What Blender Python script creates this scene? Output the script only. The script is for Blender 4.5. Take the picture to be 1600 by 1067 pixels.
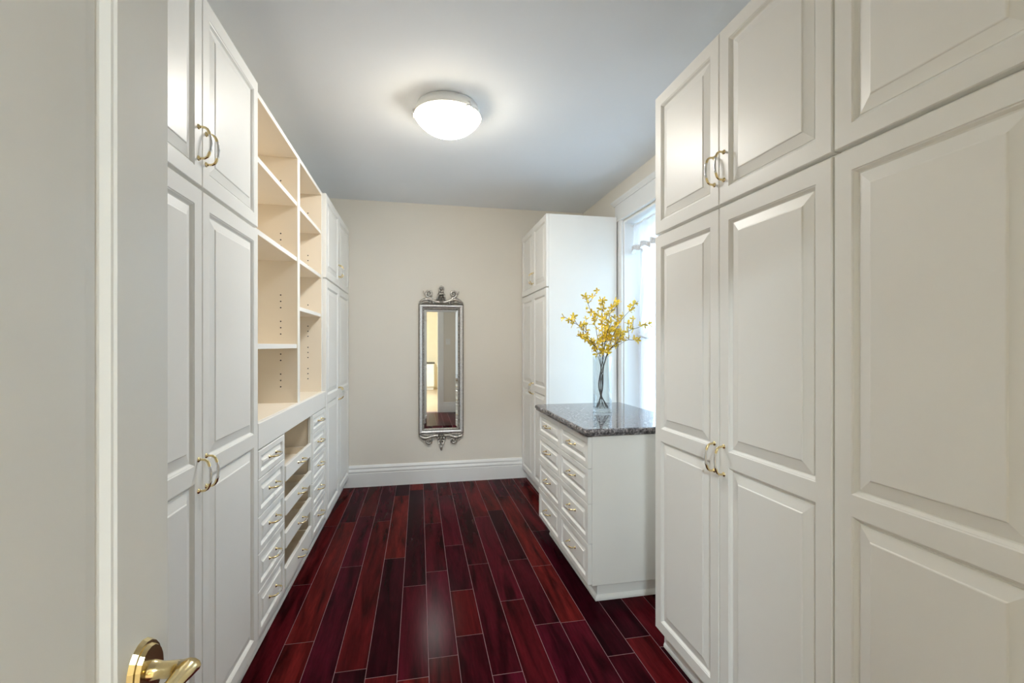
import bpy, math, random
from mathutils import Vector, Matrix

for o in list(bpy.data.objects):
    bpy.data.objects.remove(o)
scene = bpy.context.scene
COL = scene.collection
random.seed(7)
PI = math.pi

# ------------------------------------------------------------------ camera
CAM_H = 1.348
YAW = math.atan((800 - 655) / 715.0)
cam_d = bpy.data.cameras.new('camera')
cam_d.sensor_width = 36.0
cam_d.lens = 36.0 * 715 / 1600
cam_d.shift_y = 6.5 / 1600
cam_d.clip_start = 0.02
cam = bpy.data.objects.new('camera', cam_d)
COL.objects.link(cam)
cam.location = (0, 0, CAM_H)
cam.rotation_euler = (PI / 2, 0, -YAW)
scene.camera = cam

# ------------------------------------------------------------------ world, light, exposure
LAMP_STRENGTH = 16.0
HALL_FILL_STRENGTH = 60.0
world = bpy.data.worlds.new('daylight')
scene.world = world
world.use_nodes = True
wn = world.node_tree
bg = wn.nodes['Background']
bg.inputs['Color'].default_value = (0.58, 0.80, 1.0, 1)
bg.inputs['Strength'].default_value = 1.7
# portal at the window opening (guides daylight sampling, gives no light itself)
pl = bpy.data.lights.new('window_portal', 'AREA')
pl.shape = 'RECTANGLE'
pl.size = 1.75
pl.size_y = 1.25
pl.cycles.is_portal = True
po = bpy.data.objects.new('window_portal', pl)
COL.objects.link(po)
po.location = (1.93, 3.0, 1.5)
po.rotation_euler = (0, PI / 2, 0)

scene.view_settings.view_transform = 'Standard'
scene.view_settings.look = 'None'
scene.view_settings.gamma = 1.0
scene.view_settings.use_curve_mapping = False
scene.cycles.max_bounces = 16
scene.cycles.diffuse_bounces = 10
scene.cycles.transparent_max_bounces = 16
scene.view_settings.exposure = 2.74


# ------------------------------------------------------------------ materials
def srgb(r, g, b):
    f = lambda v: (v / 255) / 12.92 if v / 255 <= 0.04045 else ((v / 255 + 0.055) / 1.055) ** 2.4
    return (f(r), f(g), f(b), 1)


def mat(name, col, rough=0.5, metal=0.0, var=0.03, scale=6.0, bump=0.0, bscale=60.0, coat=0.0, spec=0.5,
        rvar=0.0):
    m = bpy.data.materials.new(name)
    m.use_nodes = True
    nt = m.node_tree
    p = nt.nodes['Principled BSDF']
    p.inputs['Roughness'].default_value = rough
    p.inputs['Metallic'].default_value = metal
    p.inputs['Coat Weight'].default_value = coat
    p.inputs['Coat Roughness'].default_value = 0.08
    p.inputs['Specular IOR Level'].default_value = spec
    tc = nt.nodes.new('ShaderNodeTexCoord')
    nz = nt.nodes.new('ShaderNodeTexNoise')
    nz.inputs['Scale'].default_value = scale
    nz.inputs['Detail'].default_value = 4
    nt.links.new(tc.outputs['Object'], nz.inputs['Vector'])
    rp = nt.nodes.new('ShaderNodeValToRGB')
    rp.color_ramp.elements[0].position = 0.3
    rp.color_ramp.elements[1].position = 0.7
    rp.color_ramp.elements[0].color = tuple(c * (1 - var) for c in col[:3]) + (1,)
    rp.color_ramp.elements[1].color = tuple(min(1, c * (1 + var)) for c in col[:3]) + (1,)
    nt.links.new(nz.outputs['Fac'], rp.inputs['Fac'])
    nt.links.new(rp.outputs['Color'], p.inputs['Base Color'])
    if bump > 0:
        n2 = nt.nodes.new('ShaderNodeTexNoise')
        n2.inputs['Scale'].default_value = bscale
        n2.inputs['Detail'].default_value = 3
        nt.links.new(tc.outputs['Object'], n2.inputs['Vector'])
        b = nt.nodes.new('ShaderNodeBump')
        b.inputs['Strength'].default_value = bump
        b.inputs['Distance'].default_value = 0.004
        nt.links.new(n2.outputs['Fac'], b.inputs['Height'])
        nt.links.new(b.outputs['Normal'], p.inputs['Normal'])
    return m


def emit_mat(name, col, strength):
    m = mat(name, (0.9, 0.9, 0.88, 1), 0.3)
    p = m.node_tree.nodes['Principled BSDF']
    p.inputs['Emission Color'].default_value = col
    p.inputs['Emission Strength'].default_value = strength
    return m


M = {}
M['paint'] = mat('cabinet_paint', (0.85, 0.845, 0.815, 1), 0.38, var=0.012, scale=3, bump=0.02, bscale=25, spec=0.38)
M['melamine'] = mat('almond_melamine', (0.88, 0.80, 0.675, 1), 0.42, var=0.015, scale=4)
M['trim'] = mat('trim_paint', (0.85, 0.865, 0.87, 1), 0.36, var=0.012)
M['wall'] = mat('wall_paint', (0.80, 0.765, 0.695, 1), 0.75, var=0.012, scale=2, bump=0.05, bscale=180)
M['ceil'] = mat('daylight_tinted_ceiling', (0.815, 0.85, 0.90, 1), 0.85, var=0.01, scale=2, bump=0.04, bscale=150)  # blue in the base colour stands in for cool daylight on white
M['hallwall'] = mat('hall_paint', (0.82, 0.745, 0.58, 1), 0.7, var=0.02)
M['hallfloor'] = mat('hall_floor', (0.55, 0.42, 0.28, 1), 0.35, var=0.12, scale=5)
M['brass'] = mat('polished_brass', (0.84, 0.69, 0.38, 1), 0.18, 1.0, var=0.05, scale=30)
M['chrome'] = mat('satin_chrome', (0.80, 0.80, 0.80, 1), 0.16, 1.0, var=0.02, scale=30)
M['silver'] = mat('antique_silver', (0.50, 0.48, 0.45, 1), 0.34, 0.85, var=0.45, scale=70, bump=0.25, bscale=160)
M['silver_light'] = mat('silver_leaf', (0.84, 0.84, 0.85, 1), 0.36, 0.8, var=0.12, scale=60, bump=0.1, bscale=200)
M['silver_dark'] = mat('silver_patina', (0.22, 0.20, 0.18, 1), 0.45, 0.6, var=0.3, scale=60)
M['mirror'] = mat('mirror_glass', (0.90, 0.91, 0.90, 1), 0.012, 1.0, var=0.0)
M['dark'] = mat('dark_metal', (0.05, 0.05, 0.055, 1), 0.4, 0.4, var=0.1)
M['seam'] = mat('floor_seam_highlight', (0.27, 0.15, 0.165, 1), 0.55, var=0.1)  # pale colour paints in the highlights of glossy plank bevels
M['lace'] = mat('white_lace', (0.70, 0.70, 0.72, 1), 0.8, var=0.2, scale=120, bump=0.5, bscale=200)
M['stem'] = mat('bare_stem', (0.10, 0.085, 0.08, 1), 0.6, var=0.3, scale=60)
M['petal'] = mat('yellow_petal', (0.90, 0.68, 0.06, 1), 0.55, var=0.12, scale=40)
M['switch'] = mat('switch_plastic', (0.82, 0.82, 0.80, 1), 0.4)
M['counter_dark'] = mat('dark_counter', (0.05, 0.045, 0.045, 1), 0.25)
M['outdoor'] = mat('pale_bounce_ground', (0.55, 0.55, 0.53, 1), 0.9, var=0.1, scale=2)  # kept pale to bounce daylight up to the ceiling
M['lampglass'] = emit_mat('lit_frosted_glass', (0.975, 0.985, 1.0, 1), LAMP_STRENGTH)
# bowl glow graded in the emission to cut the ceiling halo: its rim glows weaker and warmer than its centre
nt = M['lampglass'].node_tree
tc = nt.nodes.new('ShaderNodeTexCoord')
sx = nt.nodes.new('ShaderNodeSeparateXYZ')
nt.links.new(tc.outputs['Object'], sx.inputs[0])
mr = nt.nodes.new('ShaderNodeMapRange')
mr.inputs['From Min'].default_value = -0.070
mr.inputs['From Max'].default_value = -0.150
mr.inputs['To Min'].default_value = 0.14
mr.inputs['To Max'].default_value = 1.0
nt.links.new(sx.outputs['Z'], mr.inputs['Value'])
ml = nt.nodes.new('ShaderNodeMath')
ml.operation = 'MULTIPLY'
ml.inputs[1].default_value = LAMP_STRENGTH
nt.links.new(mr.outputs[0], ml.inputs[0])
cr = nt.nodes.new('ShaderNodeMix')
cr.data_type = 'RGBA'
cr.inputs['A'].default_value = (1.0, 0.80, 0.45, 1)
cr.inputs['B'].default_value = (0.975, 0.985, 1.0, 1)
nt.links.new(mr.outputs[0], cr.inputs['Factor'])
pp = nt.nodes['Principled BSDF']
nt.links.new(ml.outputs[0], pp.inputs['Emission Strength'])
nt.links.new(cr.outputs['Result'], pp.inputs['Emission Color'])
M['hallfill'] = emit_mat('hall_fill_glass', (0.80, 0.93, 1.0, 1), HALL_FILL_STRENGTH)  # unseen hall lamp, added to fill the room through the doorway

# petals: some light passes
pn = M['petal'].node_tree.nodes['Principled BSDF']
pn.inputs['Subsurface Weight'].default_value = 0.0

# clear glass
g = bpy.data.materials.new('clear_glass')
g.use_nodes = True
p = g.node_tree.nodes['Principled BSDF']
p.inputs['Base Color'].default_value = (0.97, 0.985, 0.98, 1)
p.inputs['Roughness'].default_value = 0.0
p.inputs['Transmission Weight'].default_value = 1.0
p.inputs['IOR'].default_value = 1.45
M['solid_glass'] = g

# window pane: thin sheet, mostly transparent with a mirror-like reflection
g = bpy.data.materials.new('window_pane')
g.use_nodes = True
nt = g.node_tree
nt.nodes.remove(nt.nodes['Principled BSDF'])
out = nt.nodes['Material Output']
tr = nt.nodes.new('ShaderNodeBsdfTransparent')
tr.inputs['Color'].default_value = (0.95, 0.97, 0.97, 1)
gl = nt.nodes.new('ShaderNodeBsdfGlossy')
gl.inputs['Roughness'].default_value = 0.0
lw_ = nt.nodes.new('ShaderNodeLayerWeight')
pw_ = nt.nodes.new('ShaderNodeMath')
pw_.operation = 'POWER'
pw_.inputs[1].default_value = 1.5
nt.links.new(lw_.outputs['Facing'], pw_.inputs[0])
fr = nt.nodes.new('ShaderNodeMath')
fr.operation = 'MULTIPLY_ADD'
fr.inputs[1].default_value = 0.8
fr.inputs[2].default_value = 0.03
nt.links.new(pw_.outputs[0], fr.inputs[0])
mx = nt.nodes.new('ShaderNodeMixShader')
nt.links.new(fr.outputs[0], mx.inputs['Fac'])
nt.links.new(tr.outputs[0], mx.inputs[1])
nt.links.new(gl.outputs[0], mx.inputs[2])
nt.links.new(mx.outputs[0], out.inputs['Surface'])
M['pane'] = g
M['glass'] = g

# sheer curtain
g = bpy.data.materials.new('sheer_voile')
g.use_nodes = True
nt = g.node_tree
nt.nodes.remove(nt.nodes['Principled BSDF'])
out = nt.nodes['Material Output']
tr = nt.nodes.new('ShaderNodeBsdfTransparent')
df = nt.nodes.new('ShaderNodeBsdfDiffuse')
df.inputs['Color'].default_value = (0.9, 0.9, 0.92, 1)
tl = nt.nodes.new('ShaderNodeBsdfTranslucent')
tl.inputs['Color'].default_value = (0.9, 0.9, 0.92, 1)
m1 = nt.nodes.new('ShaderNodeMixShader')
m1.inputs[0].default_value = 0.5
m2 = nt.nodes.new('ShaderNodeMixShader')
wv = nt.nodes.new('ShaderNodeTexNoise')
wv.inputs['Scale'].default_value = 300
mr = nt.nodes.new('ShaderNodeMapRange')
mr.inputs['To Min'].default_value = 0.70
mr.inputs['To Max'].default_value = 0.88
nt.links.new(wv.outputs['Fac'], mr.inputs['Value'])
nt.links.new(mr.outputs[0], m2.inputs[0])
nt.links.new(df.outputs[0], m1.inputs[1])
nt.links.new(tl.outputs[0], m1.inputs[2])
nt.links.new(tr.outputs[0], m2.inputs[1])
nt.links.new(m1.outputs[0], m2.inputs[2])
nt.links.new(m2.outputs[0], out.inputs['Surface'])
M['sheer'] = g


# wood planks: tone from the object's own colour, grain along the board
def wood_mat():
    m = bpy.data.materials.new('cherry_plank')
    m.use_nodes = True
    nt = m.node_tree
    p = nt.nodes['Principled BSDF']
    L = nt.links.new
    tc = nt.nodes.new('ShaderNodeTexCoord')
    oi = nt.nodes.new('ShaderNodeObjectInfo')
    mul = nt.nodes.new('ShaderNodeMath')
    mul.operation = 'MULTIPLY'
    mul.inputs[1].default_value = 37.0
    L(oi.outputs['Random'], mul.inputs[0])
    cmb = nt.nodes.new('ShaderNodeCombineXYZ')
    for k in range(3):
        L(mul.outputs[0], cmb.inputs[k])
    add = nt.nodes.new('ShaderNodeVectorMath')
    add.operation = 'ADD'
    L(tc.outputs['Object'], add.inputs[0])
    L(cmb.outputs[0], add.inputs[1])
    mp = nt.nodes.new('ShaderNodeMapping')
    mp.inputs['Scale'].default_value = (1.0, 0.10, 1.0)
    L(add.outputs[0], mp.inputs['Vector'])
    n1 = nt.nodes.new('ShaderNodeTexNoise')
    n1.inputs['Scale'].default_value = 16
    n1.inputs['Detail'].default_value = 5
    n1.inputs['Distortion'].default_value = 0.8
    L(mp.outputs[0], n1.inputs['Vector'])
    n2 = nt.nodes.new('ShaderNodeTexNoise')
    n2.inputs['Scale'].default_value = 130
    n2.inputs['Detail'].default_value = 3
    L(mp.outputs[0], n2.inputs['Vector'])
    rp = nt.nodes.new('ShaderNodeMapRange')
    rp.inputs['From Min'].default_value = 0.32
    rp.inputs['From Max'].default_value = 0.68
    rp.inputs['To Min'].default_value = 0.35
    rp.inputs['To Max'].default_value = 1.75
    L(n1.outputs['Fac'], rp.inputs['Value'])
    rp2 = nt.nodes.new('ShaderNodeMapRange')
    rp2.inputs['From Min'].default_value = 0.3
    rp2.inputs['From Max'].default_value = 0.7
    rp2.inputs['To Min'].default_value = 0.78
    rp2.inputs['To Max'].default_value = 1.2
    L(n2.outputs['Fac'], rp2.inputs['Value'])
    mm = nt.nodes.new('ShaderNodeMath')
    mm.operation = 'MULTIPLY'
    L(rp.outputs[0], mm.inputs[0])
    L(rp2.outputs[0], mm.inputs[1])
    sc = nt.nodes.new('ShaderNodeVectorMath')
    sc.operation = 'SCALE'
    L(oi.outputs['Color'], sc.inputs[0])
    L(mm.outputs[0], sc.inputs['Scale'])
    L(sc.outputs[0], p.inputs['Base Color'])
    p.inputs['Roughness'].default_value = 0.20
    p.inputs['Specular IOR Level'].default_value = 0.018
    b = nt.nodes.new('ShaderNodeBump')
    b.inputs['Strength'].default_value = 0.04
    b.inputs['Distance'].default_value = 0.002
    L(n1.outputs['Fac'], b.inputs['Height'])
    L(b.outputs['Normal'], p.inputs['Normal'])
    return m


M['wood'] = wood_mat()


def granite_mat():
    m = bpy.data.materials.new('grey_granite')
    m.use_nodes = True
    nt = m.node_tree
    p = nt.nodes['Principled BSDF']
    L = nt.links.new
    tc = nt.nodes.new('ShaderNodeTexCoord')
    n = nt.nodes.new('ShaderNodeTexNoise')
    n.inputs['Scale'].default_value = 55
    n.inputs['Detail'].default_value = 6
    n.inputs['Roughness'].default_value = 0.7
    L(tc.outputs['Object'], n.inputs['Vector'])
    r = nt.nodes.new('ShaderNodeValToRGB')
    e = r.color_ramp.elements
    e[0].position = 0.36
    e[0].color = (0.015, 0.014, 0.016, 1)
    e[1].position = 0.66
    e[1].color = (0.42, 0.39, 0.39, 1)
    x = e.new(0.5)
    x.color = (0.11, 0.10, 0.105, 1)
    L(n.outputs['Fac'], r.inputs['Fac'])
    L(r.outputs['Color'], p.inputs['Base Color'])
    p.inputs['Roughness'].default_value = 0.07
    return m


M['granite'] = granite_mat()


def brick_mat():
    m = bpy.data.materials.new('pale_brick')
    m.use_nodes = True
    nt = m.node_tree
    p = nt.nodes['Principled BSDF']
    L = nt.links.new
    tc = nt.nodes.new('ShaderNodeTexCoord')
    mp = nt.nodes.new('ShaderNodeMapping')
    mp.inputs['Rotation'].default_value = (PI / 2, 0, PI / 2)
    L(tc.outputs['Object'], mp.inputs['Vector'])
    b = nt.nodes.new('ShaderNodeTexBrick')
    b.inputs['Scale'].default_value = 1.5
    b.inputs['Color1'].default_value = (0.42, 0.40, 0.42, 1)
    b.inputs['Color2'].default_value = (0.36, 0.35, 0.38, 1)
    b.inputs['Mortar'].default_value = (0.6, 0.6, 0.6, 1)
    L(mp.outputs[0], b.inputs['Vector'])
    L(b.outputs['Color'], p.inputs['Base Color'])
    p.inputs['Roughness'].default_value = 0.9
    return m


M['brick'] = brick_mat()


# ------------------------------------------------------------------ mesh helpers
class MB:
    def __init__(s):
        s.v, s.f, s.mi, s.sm = [], [], [], []

    def quad(s, pts, mi=0, sm=False):
        n = len(s.v)
        s.v += [tuple(p) for p in pts]
        s.f.append(tuple(range(n, n + len(pts))))
        s.mi.append(mi)
        s.sm.append(sm)

    def box(s, a, b, mi=0, bev=0.0, front=None):
        """axis box a..b; bev chamfers every edge; front=(axis, sign, mi) gives one side its own slot"""
        x0, y0, z0 = [min(a[i], b[i]) for i in range(3)]
        x1, y1, z1 = [max(a[i], b[i]) for i in range(3)]
        lo, hi = (x0, y0, z0), (x1, y1, z1)
        c = min(bev, 0.45 * min(hi[i] - lo[i] for i in range(3)))

        def P(sx, sy, sz, ax):
            q = []
            for i, sg in enumerate((sx, sy, sz)):
                e = hi[i] if sg > 0 else lo[i]
                if i != ax:
                    e -= sg * c
                q.append(e)
            return tuple(q)
        for ax in range(3):
            o1, o2 = (ax + 1) % 3, (ax + 2) % 3
            for sg in (-1, 1):
                pts = []
                for a1, a2 in ((-1, -1), (1, -1), (1, 1), (-1, 1)):
                    sgn = [0, 0, 0]
                    sgn[ax], sgn[o1], sgn[o2] = sg, a1, a2
                    pts.append(P(*sgn, ax))
                if sg < 0:
                    pts.reverse()
                m = mi
                if front and front[0] == ax and front[1] == sg:
                    m = front[2]
                s.quad(pts, m)
        if c > 0:
            for ax in range(3):       # edge chamfers along axis ax
                o1, o2 = (ax + 1) % 3, (ax + 2) % 3
                for s1 in (-1, 1):
                    for s2 in (-1, 1):
                        def G(t, face):
                            sgn = [0, 0, 0]
                            sgn[ax], sgn[o1], sgn[o2] = t, s1, s2
                            return P(*sgn, face)
                        pts = [G(-1, o1), G(1, o1), G(1, o2), G(-1, o2)]
                        if s1 * s2 < 0:
                            pts.reverse()
                        s.quad(pts, mi)
            for sx in (-1, 1):
                for sy in (-1, 1):
                    for sz in (-1, 1):
                        pts = [P(sx, sy, sz, 0), P(sx, sy, sz, 1), P(sx, sy, sz, 2)]
                        if sx * sy * sz < 0:
                            pts.reverse()
                        s.quad(pts, mi)
        return s

    def lathe(s, prof, n=32, mi=0, c=(0, 0, 0), axis='z', sm=True, cap=False):
        base = len(s.v)
        for (r, h) in prof:
            for k in range(n):
                a = 2 * PI * k / n
                x, y = r * math.cos(a), r * math.sin(a)
                q = {'z': (x, y, h), 'y': (x, h, -y), 'x': (h, x, y)}[axis]
                s.v.append((q[0] + c[0], q[1] + c[1], q[2] + c[2]))
        for i in range(len(prof) - 1):
            for k in range(n):
                k2 = (k + 1) % n
                s.f.append((base + i * n + k, base + i * n + k2, base + (i + 1) * n + k2, base + (i + 1) * n + k))
                s.mi.append(mi)
                s.sm.append(sm)
        if cap:
            for i, rev in ((0, True), (len(prof) - 1, False)):
                fc = [base + i * n + k for k in range(n)]
                s.f.append(tuple(reversed(fc)) if rev else tuple(fc))
                s.mi.append(mi)
                s.sm.append(False)
        return s

    def tube(s, pts, rad, n=8, mi=0, sm=True, flat=1.0):
        """tube through pts; rad number or list; mi number or list per segment"""
        pts = [Vector(p) for p in pts]
        m = len(pts)
        R = rad if isinstance(rad, (list, tuple)) else [rad] * m
        base = len(s.v)
        up = None
        for i, p in enumerate(pts):
            t = (pts[min(i + 1, m - 1)] - pts[max(i - 1, 0)]).normalized()
            if up is None:
                up = Vector((0, 0, 1)) if abs(t.z) < 0.9 else Vector((0, 1, 0))
            a = t.cross(up)
            if a.length < 1e-6:
                a = t.cross(Vector((1, 0, 0)))
            a.normalize()
            b = a.cross(t).normalized()
            up = b
            for k in range(n):
                w = 2 * PI * k / n
                q = p + a * (math.cos(w) * R[i]) + b * (math.sin(w) * R[i] * flat)
                s.v.append(tuple(q))
        for i in range(m - 1):
            mm = mi[i] if isinstance(mi, (list, tuple)) else mi
            for k in range(n):
                k2 = (k + 1) % n
                s.f.append((base + i * n + k, base + i * n + k2, base + (i + 1) * n + k2, base + (i + 1) * n + k))
                s.mi.append(mm)
                s.sm.append(sm)
        for i, rev in ((0, True), (m - 1, False)):
            fc = [base + i * n + k for k in range(n)]
            s.f.append(tuple(fc) if rev else tuple(reversed(fc)))
            s.mi.append(mi[0] if isinstance(mi, (list, tuple)) else mi)
            s.sm.append(False)
        return s

    def extrude(s, prof, path0, path1, mi=0):
        """prof: list of (a,b) closed; path0/path1: functions (a,b)->point"""
        n = len(prof)
        P0 = [path0(*q) for q in prof]
        P1 = [path1(*q) for q in prof]
        for i in range(n):
            j = (i + 1) % n
            s.quad([P0[i], P0[j], P1[j], P1[i]], mi)
        s.quad(list(reversed(P0)), mi)
        s.quad(P1, mi)
        return s

    def mesh(s, name, mats):
        me = bpy.data.meshes.new(name)
        me.from_pydata(s.v, [], s.f)
        for m in mats:
            me.materials.append(M[m])
        me.polygons.foreach_set('material_index', s.mi)
        me.polygons.foreach_set('use_smooth', s.sm)
        me.update()
        return me


def link(name, me, parent=None, loc=(0, 0, 0), rot=(0, 0, 0)):
    o = bpy.data.objects.new(name, me)
    COL.objects.link(o)
    o.parent = parent
    o.location = loc
    o.rotation_euler = rot
    return o


def obj(name, mb, mats, parent=None, loc=(0, 0, 0), rot=(0, 0, 0)):
    if isinstance(mats, str):
        mats = [mats]
    return link(name, mb.mesh(name, mats), parent, loc, rot)


def bx(name, a, b, m, parent=None, bev=0.0):
    """box given in the parent's coordinates"""
    c = [(a[i] + b[i]) / 2 for i in range(3)]
    return obj(name, MB().box([a[i] - c[i] for i in range(3)], [b[i] - c[i] for i in range(3)], bev=bev), m, parent, c)


def thing(name, label, cat, loc=(0, 0, 0), rz=0.0, group=None):
    o = link(name, None, None, loc, (0, 0, rz))
    o['label'] = label
    o['category'] = cat
    if group:
        o['group'] = group
    return o


def tag(o, label, cat, group=None):
    o['label'] = label
    o['category'] = cat
    if group:
        o['group'] = group
    return o


def struct(o, label=None):
    o['kind'] = 'structure'
    if label:
        o['label'] = label
    return o


# ------------------------------------------------------------------ dimensions (metres, camera stands at x=0 y=0)
XWL, XWR = -1.30, 1.69       # side walls
YN, YB = -0.24, 4.575        # wall with the doorway, back wall
ZC = 2.74
XL, XR = -0.66, 1.03         # cabinet fronts
TOE_L, TOE_R = -0.70, 1.072
ZT = 2.444
DT = 0.022                   # door thickness

# ------------------------------------------------------------------ shell
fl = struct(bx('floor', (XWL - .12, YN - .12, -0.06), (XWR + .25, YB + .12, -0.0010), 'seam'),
            'dark cherry plank floor with highlights painted into the seams')
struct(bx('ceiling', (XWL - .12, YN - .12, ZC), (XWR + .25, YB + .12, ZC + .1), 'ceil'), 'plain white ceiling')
struct(bx('wall_back', (XWL - .12, YB, -.06), (XWR + .25, YB + .12, ZC), 'wall'), 'cream painted wall behind the mirror')
struct(bx('wall_left', (XWL - .12, YN, -.06), (XWL, YB, ZC), 'wall'), 'cream painted wall behind the left cabinets')
# right wall with the window opening
WY0, WY1, WZ0, WZ1 = 2.40, 3.60, 0.62, 2.40
XWO = XWR + 0.25
mb = MB()
mb.box((XWR, YN, -.06), (XWO, WY0, ZC))
mb.box((XWR, WY1, -.06), (XWO, YB, ZC))
mb.box((XWR, WY0, -.06), (XWO, WY1, WZ0))
mb.box((XWR, WY0, WZ1), (XWO, WY1, ZC))
struct(obj('wall_right', mb, 'wall'), 'cream painted wall around the window')
# wall with the doorway behind the camera
DX0, DX1, DZ = -0.47, 0.385, 2.10
mb = MB()
mb.box((XWL, YN - .12, -.06), (DX0, YN, ZC))
mb.box((DX1, YN - .12, -.06), (XWR, YN, ZC))
mb.box((DX0, YN - .12, DZ), (DX1, YN, ZC))
struct(obj('wall_front', mb, 'wall'), 'cream painted wall around the doorway')

# floor planks
BW = 0.127
row0 = -0.596
known = {-1: [2.763], 0: [3.67, 2.226], 1: [2.932], 2: [3.642, 1.994], 3: [2.992], 4: [2.627, 4.365],
         5: [3.525, 2.77], 6: [3.107, 2.529, 2.129], 7: [2.81], 8: [2.377], 9: [3.701], 10: [4.03, 2.714, 2.135],
         11: [3.228, 1.863], 12: [1.96, 3.3]}
tones = [(0.050, 0.0036, 0.0060), (0.034, 0.0026, 0.0056), (0.058, 0.0046, 0.0058), (0.022, 0.0020, 0.0046),
         (0.046, 0.0034, 0.0078), (0.072, 0.0062, 0.0060), (0.040, 0.0028, 0.0076), (0.044, 0.0036, 0.0052)]
rr = random.Random(21)
r = -6
while row0 + r * BW < XWR:
    xa = max(row0 + r * BW, XWL)
    xb = min(row0 + (r + 1) * BW, XWR)
    js = sorted(known.get(r, []))
    lo = js[0] if js else rr.uniform(1.6, 2.6)
    hi = js[-1] if js else lo
    if not js:
        js = [lo]
    y = lo
    while True:
        y -= rr.uniform(0.5, 1.25)
        if y < YN + .15:
            break
        js.append(y)
    y = hi
    while True:
        y += rr.uniform(0.75, 1.4)
        if y > YB - .15:
            break
        js.append(y)
    js = sorted([YN] + js + [YB])
    for a, b in zip(js[:-1], js[1:]):
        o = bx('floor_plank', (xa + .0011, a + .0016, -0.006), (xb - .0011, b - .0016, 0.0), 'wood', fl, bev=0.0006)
        t = rr.choice(tones)
        k = rr.uniform(0.85, 1.15) * 1.0
        o.color = (t[0] * k, t[1] * k, t[2] * k, 1)
    r += 1
for o in fl.children:                # parent sits at its own centre
    o.location = Vector(o.location) - Vector(fl.location)

# baseboards: moulded profile (distance from wall, height)
BP = [(0, 0), (0.020, 0), (0.020, 0.128), (0.017, 0.134), (0.021, 0.140), (0.021, 0.150), (0.016, 0.162), (0.012, 0.170),
      (0.016, 0.175), (0.016, 0.184), (0.010, 0.196), (0.006, 0.204), (0, 0.204)]
mb = MB().extrude(BP, lambda a, b: (-0.71, YB - a, b), lambda a, b: (1.09, YB - a, b))
struct(obj('baseboard_back', mb, 'trim'), 'tall white moulded baseboard under the mirror')
mb = MB().extrude(BP, lambda a, b: (XWR - a, 3.63, b), lambda a, b: (XWR - a, 1.9, b))
struct(obj('baseboard_right', mb, 'trim'), 'white moulded baseboard under the window')
mb = MB().extrude(BP, lambda a, b: (DX1 + .1, YN + a, b), lambda a, b: (XWR, YN + a, b))
struct(obj('baseboard_front', mb, 'trim'), 'white moulded baseboard beside the doorway')
mb = MB().extrude(BP, lambda a, b: (XWL + a, YN, b), lambda a, b: (XWL + a, 1.07, b))
struct(obj('baseboard_left', mb, 'trim'), 'white moulded baseboard behind the entry door')

# doorway casing
t1 = struct(link('trim_1', None, None, (0, YN, 0)), 'white casing around the doorway')
for nm, a, b in (('casing_side', (DX1 - .01, 0, 0), (DX1 + .10, .022, DZ + .01)),
                 ('casing_side', (DX0 - .10, 0, 0), (DX0 + .01, .022, DZ + .01)),
                 ('casing_head', (DX0 - .12, 0, DZ + .01), (DX1 + .12, .026, DZ + .13)),
                 ('jamb', (DX1 - .018, -.12, 0), (DX1, 0, DZ)),
                 ('jamb', (DX0, -.12, 0), (DX0 + .018, 0, DZ)),
                 ('jamb_head', (DX0 + .018, -.12, DZ - .018), (DX1 - .018, 0, DZ))):
    bx(nm, a, b, 'trim', t1, bev=.003)

# hallway behind the camera (seen in the mirror through the doorway)
HY = -5.6
struct(bx('floor_hall', (-2.2, HY, -.06), (2.4, YN - .12, -.001), 'hallfloor'), 'light wooden floor of the hall')
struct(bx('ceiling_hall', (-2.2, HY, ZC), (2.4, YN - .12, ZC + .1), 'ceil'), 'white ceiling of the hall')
struct(bx('wall_hall_back', (-2.2, HY - .1, -.06), (2.4, HY, ZC), 'hallwall'), 'yellow wall at the end of the hall')
struct(bx('wall_hall_left', (-2.3, HY, -.06), (-2.2, YN - .12, ZC), 'hallwall'), 'yellow side wall of the hall')
struct(bx('wall_hall_right', (2.4, HY, -.06), (2.5, YN - .12, ZC), 'hallwall'), 'yellow side wall of the hall with no opening')
mb = MB().box((-2.2, YN - .13, 0), (DX0 - .1, YN - .12, ZC)).box((DX1 + .1, YN - .13, 0), (2.4, YN - .12, ZC))
mb.box((DX0 - .1, YN - .13, DZ + .1), (DX1 + .1, YN - .12, ZC))
struct(obj('wall_hall_front', mb, 'hallwall'), 'yellow hall side of the doorway wall')


# ------------------------------------------------------------------ joinery
def frame_prof(scale):
    return [(0.0, 0.0), (0.0020 * scale, -0.0022), (0.0042 * scale, -0.0030), (0.0095 * scale, -0.0100), (0.0130 * scale, -0.0118)]


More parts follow.
